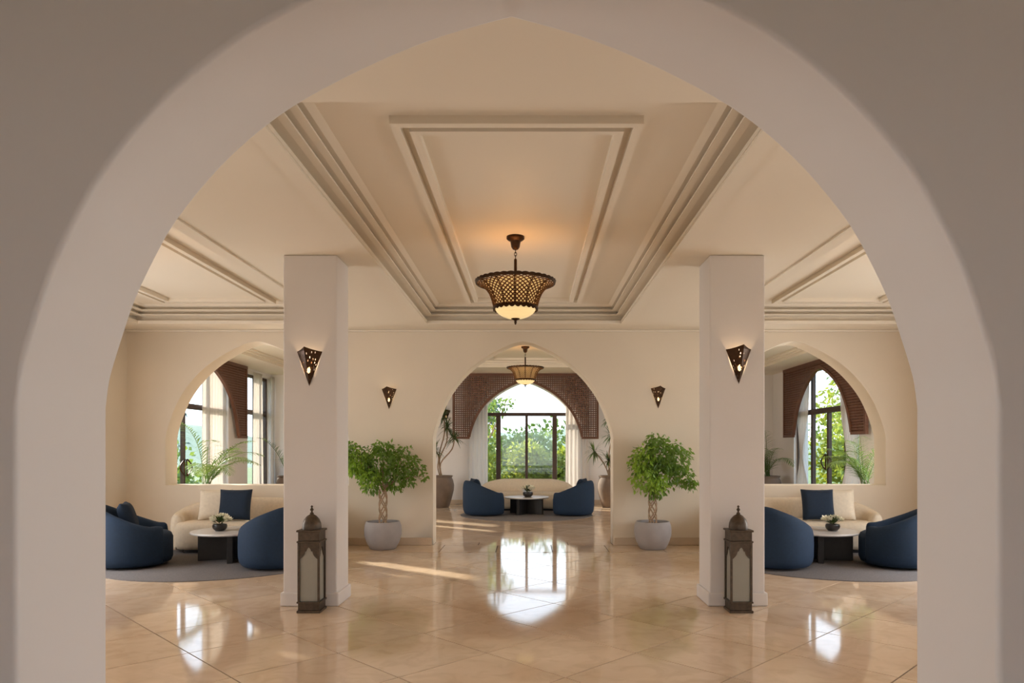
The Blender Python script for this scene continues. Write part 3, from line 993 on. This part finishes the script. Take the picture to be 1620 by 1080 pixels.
# ------------------------------------------------------------------ ficus trees in grey pots
def leafcloud(mb, rnd, blobs, n, length, width, ymax=99, droop=0.7, origin=Vector((0, 0, 0))):
    tot = sum(b[3] ** 2 for b in blobs)
    for bx_, by_, bz_, br in blobs:
        for _ in range(int(n * br ** 2 / tot)):
            d = Vector((rnd.gauss(0, 1), rnd.gauss(0, 1), rnd.gauss(0, 1))).normalized()
            p = Vector((bx_, by_, bz_)) + d * br * rnd.uniform(0.45, 1.0)
            if p.y > ymax:
                p.y = ymax - rnd.uniform(0, 0.1)
            g = (d * 0.6 + Vector((rnd.gauss(0, 0.4), rnd.gauss(0, 0.4), -droop + rnd.gauss(0, 0.35)))).normalized()
            sd = g.cross(Vector((rnd.gauss(0, 1), rnd.gauss(0, 1), rnd.gauss(0, 1)))).normalized()
            nr = g.cross(sd)
            L, W = length * rnd.uniform(0.7, 1.25), width * rnd.uniform(0.8, 1.2)
            b = len(mb.v)
            mb.v += [tuple(p), tuple(p + g * L * 0.45 - sd * W + nr * W * 0.4), tuple(p + g * L), tuple(p + g * L * 0.45 + sd * W + nr * W * 0.4)]
            mb.f += [(b, b + 1, b + 2), (b, b + 2, b + 3)]
    return mb
def ficus(x, y, label, blobs, light_blobs, seed, ymax):
    rnd = random.Random(seed)
    e = empty('potted_ficus', (x, y, 0))
    pot = MB().lathe([(0.165, 0), (0.185, 0.008), (0.235, 0.10), (0.266, 0.20), (0.270, 0.27), (0.262, 0.34), (0.245, 0.385), (0.236, 0.40), (0.226, 0.398), (0.222, 0.36)], 40, cap1=False).build('pot', pot_grey, e, 50)
    MB().lathe([(0.224, 0.362), (0.15, 0.368), (0.01, 0.372)], 24, cap0=False).build('soil', soil, pot)
    for k in range(6):
        sg = 1 if k % 2 else -1
        a0 = 2 * PI * k / 6
        pts = [(0.056 * math.cos(a0 + sg * t * 2.6 * 2), 0.056 * math.sin(a0 + sg * t * 2.6 * 2), 0.36 + 0.50 * t) for t in [q / 22 for q in range(23)]]
        MB().tube(pts, 0.0095, 7).build('braided_stem', bark, e, 60)
    for bx_, by_, bz_, br in blobs:
        p = [Vector((0, 0, 0.83)), Vector((bx_ * 0.35, by_ * 0.35, 0.83 + (bz_ - 0.83) * 0.55 + 0.04)), Vector((bx_, by_, bz_))]
        MB().tube(catmull(p, 4), [0.014 - 0.0012 * i for i in range(9)], 6).build('branch', bark, e, 60)
    tag(leafcloud(MB(), rnd, blobs, 2100, 0.070, 0.017, ymax, 0.85).build('foliage', leaf_ficus, e), kind='stuff')
    if light_blobs:
        tag(leafcloud(MB(), rnd, light_blobs, 560, 0.068, 0.017, ymax, 0.85).build('young_foliage', leaf_ficus2, e), kind='stuff')
    tag(e, label, 'potted tree', 'ficus trees with braided trunks')
ficus(-2.135, 10.12, 'potted ficus by the left column, its crown wide and flat topped',
      [(-0.02, -0.05, 1.27, 0.30), (-0.34, -0.06, 1.27, 0.25), (-0.50, -0.05, 1.44, 0.15), (0.28, -0.05, 1.27, 0.25), (0.52, -0.05, 1.17, 0.10), (0.60, -0.05, 1.06, 0.06), (-0.15, -0.08, 0.98, 0.19), (0.20, -0.06, 0.97, 0.15), (0.38, -0.06, 1.02, 0.12), (0.02, -0.05, 1.46, 0.14)],
      [(-0.36, -0.16, 1.26, 0.20), (-0.15, -0.2, 1.05, 0.15)], 21, 0.33)
ficus(1.79, 10.12, 'potted ficus by the right column, its crown tall with bright young leaves',
      [(0.10, -0.05, 1.40, 0.28), (0.30, -0.05, 1.32, 0.26), (-0.12, -0.05, 1.25, 0.24), (0.42, -0.06, 1.06, 0.17), (0.55, -0.06, 0.95, 0.10), (0.15, -0.05, 1.10, 0.24), (0.02, -0.06, 0.90, 0.17), (0.02, -0.05, 1.55, 0.15)],
      [(-0.18, -0.18, 1.30, 0.20), (-0.14, -0.2, 1.02, 0.22), (0.04, -0.22, 0.98, 0.16)], 22, 0.33)

# ------------------------------------------------------------------ tall urns with cane plants, palms
def urn(e, s=1.0):
    u = MB().lathe([(0.20 * s, 0), (0.215 * s, 0.02 * s), (0.27 * s, 0.20 * s), (0.325 * s, 0.42 * s), (0.335 * s, 0.55 * s), (0.305 * s, 0.68 * s), (0.275 * s, 0.74 * s), (0.295 * s, 0.765 * s), (0.30 * s, 0.79 * s), (0.27 * s, 0.79 * s), (0.245 * s, 0.74 * s)], 36, cap1=False).build('urn', urn_m, e, 50)
    MB().lathe([(0.26 * s, 0.74 * s), (0.01, 0.75 * s)], 20, cap0=False).build('soil', soil, u)
def strap_leaf(mb, base, d, L, W, droop):
    d = d.normalized()
    sd = d.cross(Vector((0, 0, 1)))
    sd = sd.normalized() if sd.length > 0.05 else Vector((1, 0, 0))
    prev = None
    n = 4
    p = Vector(base)
    for i in range(n + 1):
        t = i / n
        wdt = W * (1 - t ** 2) * (0.6 + 0.8 * min(1, t * 3)) if i < n else 0.0005
        a, b = p - sd * wdt, p + sd * wdt
        if prev:
            mb.poly([prev[0], prev[1], b, a])
        prev = (a, b)
        d = (d + Vector((0, 0, -droop / n))).normalized()
        p = p + d * L / n
def cane_plant(x, y, label, heads, seed):
    rnd = random.Random(seed)
    e = empty('cane_plant', (x, y, 0))
    urn(e)
    for hx, hy, hz, sz in heads:
        pts = [Vector((hx * 0.1, hy * 0.1, 0.74)), Vector((hx * 0.15 - 0.05, hy * 0.3, 0.74 + (hz - 0.74) * 0.35)), Vector((hx * 0.7 + 0.04, hy * 0.7, 0.74 + (hz - 0.74) * 0.7)), Vector((hx, hy, hz))]
        MB().tube(catmull(pts, 4), 0.016, 7).build('cane', stem_m, e, 60)
        mb = MB()
        for k in range(44):
            a, el = rnd.uniform(0, 2 * PI), rnd.uniform(-0.5, 1.3)
            d = Vector((math.cos(a) * math.cos(el), math.sin(a) * math.cos(el), math.sin(el)))
            strap_leaf(mb, (hx, hy, hz - 0.03 + rnd.uniform(-0.05, 0.05)), d, sz * rnd.uniform(0.75, 1.1), 0.014, 0.9)
        mb.build('leaf_rosette', leaf_drac, e)
    tag(e, label, 'potted plant', 'cane plants in clay urns')
cane_plant(-2.22, 17.35, 'cane plant in a clay urn left of the sunroom window', [(0.17, -0.1, 2.02, 0.36), (0.36, -0.15, 1.75, 0.36), (-0.12, -0.1, 1.45, 0.34), (0.08, -0.05, 2.30, 0.34)], 31)
cane_plant(2.02, 17.35, 'cane plant in a clay urn right of the sunroom window', [(-0.42, -0.1, 1.40, 0.36), (-0.08, -0.15, 1.20, 0.34), (0.0, -0.1, 1.80, 0.38), (-0.02, -0.1, 2.25, 0.34)], 32)

def frond_mesh(rnd, L, arc, leafl):
    mb = MB()
    pts = []
    p, ang = Vector((0, 0, 0)), R(78)
    n = 16
    for i in range(n + 1):
        pts.append(p.copy())
        ang -= arc / n * (0.4 + 1.2 * i / n)
        p = p + Vector((math.cos(ang), 0, math.sin(ang))) * L / n
    mb.tube(pts, [0.010 * (1 - 0.8 * i / n) for i in range(n + 1)], 5)
    for i in range(5, n * 2 + 1):
        t = i / (n * 2)
        k = min(int(t * n), n - 1)
        b = pts[k] + (pts[k + 1] - pts[k]) * (t * n - k)
        tg = (pts[k + 1] - pts[k]).normalized()
        ll = leafl * math.sin(PI * (0.12 + 0.85 * t)) ** 0.7
        for s in (-1, 1):
            d = (tg * 0.75 + Vector((0, s * 0.8, 0.25))).normalized()
            d = (d + Vector((rnd.gauss(0, 0.06), rnd.gauss(0, 0.06), rnd.gauss(0, 0.06)))).normalized()
            strap_leaf(mb, b, d, ll, 0.008, 0.8)
    return mb
def palm(x, y, label, n, L, seed, s=1.0, zpot=0.74):
    rnd = random.Random(seed)
    e = empty('potted_palm', (x, y, 0))
    urn(e, s)
    base = None
    for k in range(n):
        if k < 3:
            o = frond_mesh(rnd, L * (1 - 0.1 * k), R(70 + 25 * k), 0.34).build('frond', leaf_palm, e)
            meshes = [o.data] if k == 0 else meshes + [o.data]
        else:
            o = bpy.data.objects.new('frond', meshes[k % 3]); C.objects.link(o); o.parent = e
        o.location = (rnd.uniform(-0.06, 0.06), rnd.uniform(-0.06, 0.06), zpot * s)
        o.rotation_euler = (rnd.uniform(-0.15, 0.15), rnd.uniform(-0.2, 0.3), (0 if x < 0 else PI) + R(-105 + 210 * ((k * 7) % n) / (n - 1)) + rnd.uniform(-0.12, 0.12))
        q = rnd.uniform(0.8, 1.05)
        o.scale = (q, q, q)
    tag(e, label, 'potted palm', 'palms in clay urns')
palm(-5.72, 12.25, 'feathery palm seen through the left opening, before the glazed doors', 11, 1.45, 41)
palm(-5.95, 17.25, 'palm in the far left sunroom corner, beside the left column edge', 13, 1.5, 42)
palm(5.85, 17.1, 'palm in a clay urn in the far right sunroom corner', 15, 1.6, 43)
palm(5.85, 12.1, 'feathery palm at the near right of the right opening', 11, 1.45, 44)

# ------------------------------------------------------------------ lattice pelmets
def lattice(loc, rz, half, oh, zb, zt, apex, label):
    e = empty('lattice_pelmet', (loc[0], loc[1], 0), rz)
    cell, bw, t = 0.055, 0.024, 0.018
    pts = arch_pts(oh, zb, apex - zb)
    def arch_z(x):
        if abs(x) >= oh: return zb
        for (xa, za), (xb, zb_) in zip(pts, pts[1:]):
            if xa <= x <= xb and xb > xa:
                return za + (zb_ - za) * (x - xa) / (xb - xa)
        return zb
    def arch_x(z):
        if z >= apex: return 0
        if z <= zb: return oh
        for (xa, za), (xb, zb_) in zip(pts, pts[1:]):
            if za <= z <= zb_ and zb_ > za:
                return abs(xa + (xb - xa) * (z - za) / (zb_ - za))
        return 0
    mb = MB()
    x = -half + cell
    while x < half - cell * 0.5:
        mb.box(x - bw / 2, x + bw / 2, -t / 2, t / 2, arch_z(x), zt - 0.02)
        x += cell
    z = zb + cell
    while z < zt - cell * 0.4:
        ax = arch_x(z)
        for s in ((-1, 1) if ax > 0 else (0,)):
            if s == 0:
                mb.box(-half, half, -t / 2 - 0.006, t / 2 - 0.006, z - bw / 2, z + bw / 2)
            else:
                a, b = sorted((s * ax, s * half))
                mb.box(a, b, -t / 2 - 0.006, t / 2 - 0.006, z - bw / 2, z + bw / 2)
        z += cell
    tag(mb.build('lattice_bars', wood_lattice, e), kind='stuff')
    MB().box(-half, half, -0.035, 0.035, zt - 0.07, zt).build('top_rail', wood_lattice, e, bevel=0.004)
    for s in (-1, 1):
        a, b = sorted((s * half, s * (half - 0.06)))
        MB().box(a, b, -0.03, 0.03, zb, zt - 0.07).build('stile', wood_lattice, e, bevel=0.004)
        a, b = sorted((s * oh, s * half))
        MB().box(a, b, -0.03, 0.03, zb - 0.05, zb + 0.01).build('bottom_rail', wood_lattice, e, bevel=0.004)
    rings = []
    for i, (px, pz) in enumerate(pts):
        q0, q1 = pts[max(i - 1, 0)], pts[min(i + 1, len(pts) - 1)]
        tx, tz = q1[0] - q0[0], q1[1] - q0[1]
        ln = math.hypot(tx, tz)
        nx, nz = -tz / ln, tx / ln
        rings.append([(px + nx * o, y, pz + nz * o) for o, y in ((-0.02, -0.035), (0.045, -0.035), (0.045, 0.035), (-0.02, 0.035))])
    fix_normals(MB().loft(rings).build('arch_trim', wood_lattice, e))
    return tag(e, label, 'lattice', 'wooden lattice pelmets')
lattice((-0.107, 17.95), 0, 1.885, 1.445, 1.76, HS, 3.21, 'arched brown wooden lattice hanging before the central sunroom window')
lattice((-6.70, 14.5), R(90), 1.95, 1.50, 1.75, HS, 3.21, 'arched brown lattice seen through the left opening, on the side wall')
lattice((6.31, 15.13), R(-90), 2.12, 1.50, 1.78, HS, 3.21, 'arched brown lattice seen through the right opening, over glazed doors')

# ------------------------------------------------------------------ windows and doors
def glazing(name, loc, rz, x0, x1, z0, z1, verts, bars, wf=0.07, handles=None):
    """frame, bars and panes in a local XZ plane"""
    e = empty(name, loc, rz)
    tag(e, kind='structure')
    d = 0.04
    for a, b, za, zb in ((x0, x1, z1 - wf, z1), (x0, x1, z0, z0 + wf), (x0, x0 + wf, z0 + wf, z1 - wf), (x1 - wf, x1, z0 + wf, z1 - wf)):
        MB().box(a, b, -d, d, za, zb).build('frame_member', wood_dark, e, bevel=0.005)
    zs = [z0 + wf] + [z for b in bars for z in (b[0] - b[1] / 2, b[0] + b[1] / 2)] + [z1 - wf]
    for zc, th in bars:
        MB().box(x0 + wf, x1 - wf, -d, d, zc - th / 2, zc + th / 2).build('transom', wood_dark, e, bevel=0.005)
    for k in range(0, len(zs), 2):
        za, zb = zs[k], zs[k + 1]
        vv = [v for v in verts if v[2] is None or k in v[2]]
        xs = [x0 + wf] + [x for v in vv for x in (v[0] - v[1] / 2, v[0] + v[1] / 2)] + [x1 - wf]
        for v in vv:
            MB().box(v[0] - v[1] / 2, v[0] + v[1] / 2, -d, d, za, zb).build('mullion', wood_dark, e, bevel=0.005)
        for q in range(0, len(xs), 2):
            MB().box(xs[q], xs[q + 1], -0.004, 0.004, za, zb).build('pane', glass_m, e)
    for hx, sgn, hz in (handles or []):
        pts = [(hx, -0.05, hz - 0.16)] + [(hx + sgn * 0.19 * math.sin(PI * t), -0.07, hz - 0.16 + 0.32 * t) for t in [q / 14 for q in range(15)]] + [(hx, -0.05, hz + 0.16)]
        h = MB().tube(pts + [(hx, -0.06, hz - 0.16)], 0.016, 8).build('handle', bronze_dark, e, 60)
    return e
glazing('window_1', (0, 18.70, 0), 0, -1.62, 1.54, 0.04, 3.28, [(-0.84, 0.125, (0,)), (-0.084, 0.07, (0,)), (0.67, 0.12, (0,))], [(2.38, 0.09)])
glazing('door_1', (-6.95, 13.93, 0), R(90), -1.63, 1.77, 0.02, 3.28, [(-0.95, 0.09, None), (0, 0.06, (0,)), (0.95, 0.11, None)], [(2.32, 0.11)], handles=[(-0.05, -1, 1.08), (0.05, 1, 1.08)])
glazing('door_2', (6.52, 15.13, 0), R(-90), -1.72, 1.63, 0.02, 3.28, [(-0.85, 0.10, None), (0, 0.08, (0,)), (0.85, 0.10, None)], [(2.30, 0.12)], handles=[(-0.06, -1, 1.17), (0.06, 1, 1.17)])
glazing('window_2', (-6.92, 17.475, 0), R(90), -0.725, 0.725, 0.4, 3.28, [(0.0, 0.08, None)], [(2.36, 0.12)])
glazing('window_3', (-6.18, 7.5, 0), R(90), -1.0, 1.0, 0.25, 2.45, [(0, 0.08, None)], [(1.85, 0.08)])
glazing('window_4', (6.02, 7.5, 0), R(-90), -1.0, 1.0, 0.25, 2.45, [(0, 0.08, None)], [(1.85, 0.08)])

glazing('added_window_7', (-6.18, 3.7, 0), R(90), -0.7, 0.7, 0.25, 2.45, [(0, 0.08, None)], [(1.85, 0.08)])  # unseen window added to go with the left arch fill lamp
glazing('added_window_8', (6.02, 3.7, 0), R(-90), -0.7, 0.7, 0.25, 2.45, [(0, 0.08, None)], [(1.85, 0.08)])  # unseen window added to go with the right arch fill lamp
glazing('added_window_5', (-6.92, 11.6, 0), R(90), -0.6, 0.6, 0.25, 2.95, [(0, 0.07, None)], [(2.3, 0.08)])  # added out of view so the left sunroom fill has an opening
glazing('added_window_6', (6.52, 11.75, 0), R(-90), -0.65, 0.65, 0.25, 2.95, [(0, 0.07, None)], [(2.3, 0.08)])  # added out of view so the right sunroom fill has an opening

# ------------------------------------------------------------------ curtains
def curtain(loc, rz, x0, x1, z0, z1, folds, label, tie=None, amp=0.035, squeeze=None):
    """pleated cloth in a local XZ plane; tie=(z, fraction of the width kept, anchor x)"""
    n, rows = folds * 8, 24
    rings = []
    for r in range(rows + 1):
        z = z1 + (z0 - z1) * r / rows
        k, ax = 1.0, (x0 + x1) / 2
        if tie:
            k = 1 - (1 - tie[1]) * math.exp(-((z - tie[0]) / (0.75 if z > tie[0] else 0.55)) ** 2)
            ax = tie[2]
        if squeeze:
            k *= 1 - squeeze[0] * (z1 - z) / (z1 - z0) if squeeze[0] > 0 else 1
            k *= 1 + abs(squeeze[0]) * (z1 - z) / (z1 - z0) if squeeze[0] < 0 else 1
            ax = squeeze[1]
        row = []
        for i in range(n + 1):
            x = x0 + (x1 - x0) * i / n
            x = ax + (x - ax) * k
            y = amp * math.sin(2 * PI * i / 8 + 0.4 * math.sin(z * 1.3)) * (0.7 + 0.3 * math.sin(i * 1.7)) * (1.1 - 0.3 * k)
            row.append((x, y, z))
        rings.append(row)
    o = MB().loft(rings, False, False, False).build('curtain', curtain_m, None, 180)
    o.modifiers.new('solid', 'SOLIDIFY').thickness = 0.004
    o.location = loc
    o.rotation_euler = (0, 0, rz)
    return tag(o, label, 'curtain', 'sheer white curtains')
curtain((0, 18.17, 0), 0, -1.62, -1.10, 0.02, 3.30, 5, 'sheer white curtain at the left of the central sunroom window')
curtain((0, 18.17, 0), 0, 0.94, 1.56, 0.02, 3.30, 6, 'sheer white curtain at the right of the central sunroom window')
curtain((-6.84, 0, 0), R(90), 14.55, 15.65, 0.02, 3.30, 8, 'sheer curtain behind the left lattice, beside the glazed doors')
curtain((-6.72, 0, 0), R(90), 16.93, 17.42, 0.02, 3.32, 5, 'white curtain left of the narrow window seen through the left opening', squeeze=(-0.2, 16.93))
curtain((-6.72, 0, 0), R(90), 18.06, 18.26, 0.02, 3.32, 2, 'narrow white curtain gathered in the far left sunroom corner')
curtain((6.44, 0, 0), R(90), 16.02, 16.85, 0.02, 3.30, 6, 'white curtain tied at its waist, left of the right glazed doors', tie=(1.32, 0.22, 16.45))
curtain((6.44, 0, 0), R(90), 13.50, 14.45, 0.02, 3.30, 7, 'white curtain at the near side of the right glazed doors', tie=(1.25, 0.5, 13.8))

# ------------------------------------------------------------------ garden outside
def ground():
    mb = MB()
    mb.poly([(-60, -30, -0.16), (60, -30, -0.16), (60, 90, -0.16), (-60, 90, -0.16)])
    return tag(mb.build('garden_ground', lawn_m), 'green lawn outside the sunroom windows', kind='structure')
ground()
def hill():
    n, rings = 40, []
    for r in range(7):
        row = []
        for i in range(n + 1):
            x = -70 + 140 * i / n
            hh = 3.6 + 1.2 * math.sin(i * 0.35) + 0.8 * math.sin(i * 0.8 + 1)
            row.append((x, 60 + r * 4, -0.2 + hh * math.sin(PI / 2 * r / 6)))
        rings.append(row)
    tag(MB().loft(rings, False, False, False).build('distant_hill', hill_m, None, 180), kind='structure')
hill()
def bush(x, y, h, r, label, m, seed, n=2600, leaf=0.16):
    rnd = random.Random(seed)
    e = empty('shrub', (x, y, -0.16))
    blobs = []
    for k in range(9):
        blobs.append((rnd.uniform(-r, r) * 0.6, rnd.uniform(-r, r) * 0.5, h * rnd.uniform(0.2, 0.85), r * rnd.uniform(0.35, 0.6)))
    tag(leafcloud(MB(), rnd, blobs, n, leaf, leaf * 0.34, droop=0.0).build('foliage', m, e), kind='stuff')
    MB().tube([(0, 0, 0), (0.05, 0, h * 0.35), (-0.05, 0.03, h * 0.7)], [0.05, 0.04, 0.02], 7).build('stem', bark, e, 60)
    tag(e, label, 'shrub', 'garden shrubs outside the windows')
def tree(x, y, h, r, label, m, seed, n=1800, leaf=0.2):
    rnd = random.Random(seed)
    e = empty('garden_tree', (x, y, -0.16))
    MB().tube([(0, 0, 0), (0.1, 0.05, h * 0.35), (-0.05, 0, h * 0.7), (0, 0, h * 0.9)], [0.12, 0.1, 0.07, 0.03], 8).build('trunk', bark, e, 60)
    blobs = []
    for k in range(14):
        a = rnd.uniform(0, 2 * PI)
        q = r * rnd.uniform(0.2, 0.85)
        blobs.append((q * math.cos(a), q * math.sin(a), h * rnd.uniform(0.45, 0.95), r * rnd.uniform(0.22, 0.4)))
    for b in blobs[:7]:
        MB().tube([(0, 0, h * 0.4), (b[0] * 0.5, b[1] * 0.5, (h * 0.4 + b[2]) / 2), b[:3]], [0.05, 0.03, 0.012], 6).build('branch', bark, e, 60)
    tag(leafcloud(MB(), rnd, blobs, n, leaf, leaf * 0.25, droop=0.5).build('foliage', m, e), kind='stuff')
    tag(e, label, 'tree', 'garden trees outside the windows')
bush(-1.9, 21.5, 1.9, 1.0, 'sunlit shrub filling the left panes of the central window', leaf_out2, 51)
bush(-0.5, 23.0, 1.7, 1.1, 'green shrub behind the middle left pane of the central window', leaf_out2, 52)
bush(0.8, 22.4, 1.8, 1.1, 'shrub behind the middle right pane of the central window', leaf_out2, 53)
bush(2.0, 21.4, 2.0, 0.9, 'shrub behind the right edge of the central window', leaf_out, 54)
bush(0.2, 27.0, 2.6, 1.8, 'larger shrub farther back behind the central window', leaf_out, 55, 1600, 0.22)
bush(-2.6, 27.0, 2.8, 1.8, 'larger yellow-green shrub farther back, left of the window centre', leaf_out2, 56, 1600, 0.22)
bush(3.2, 27.0, 2.6, 1.8, 'larger shrub farther back, right of the window centre', leaf_out2, 57, 1600, 0.22)
tree(-2.5, 28.0, 5.4, 1.7, 'grey-green tree rising in the upper left of the central window', leaf_blue, 58)
tree(-1.6, 22.6, 3.4, 1.1, 'leafy branches hanging in the left panes of the central window', leaf_out, 59, 700, 0.17)
tree(2.6, 24.5, 3.8, 1.1, 'loose tree behind the right panes of the central window', leaf_out, 60, 600, 0.17)
bush(-10.2, 16.5, 1.5, 1.4, 'low shrub outside the left glazed doors', leaf_out2, 61, 1300, 0.18)
bush(-11.0, 20.5, 1.4, 1.5, 'low shrub outside, farther along the left glazed doors', leaf_out, 62, 1300, 0.18)
tree(-14.0, 25.5, 3.6, 1.4, 'slender grey tree outside the left glazed doors', leaf_blue, 63, 900, 0.2)
bush(9.3, 19.5, 2.3, 1.3, 'sunlit shrub outside the right glazed doors', leaf_out2, 64, 1500, 0.18)
bush(8.6, 16.8, 2.0, 1.0, 'green shrub just outside the right glazed doors', leaf_out, 65, 1300, 0.17)
tree(10.5, 22.0, 4.6, 1.8, 'yellow-green tree outside the right glazed doors', leaf_out2, 66, 1700, 0.2)
tree(12.5, 25.5, 5.4, 2.0, 'tall leafy tree farther outside the right glazed doors', leaf_out, 67, 1700, 0.22)
bush(-8.7, 8.6, 3.6, 1.9, 'dense unseen shrub added to block the sun at the left hall window', leaf_out, 68, 7000, 0.26)  # sun blocker added out of view, keeps hard patches off the hall floor
bush(-8.6, 5.6, 3.4, 1.7, 'second unseen shrub added against the sun at the left hall window, nearer the entrance', leaf_out, 69, 6000, 0.26)  # second sun blocker, likewise added out of view
tag(MB().box(-9, 9, -16, -5.35, -0.14, -0.02).build('added_terrace', skirt_m), kind='structure')  # unseen paving, added to cut the lawn's green bounce into the foyer
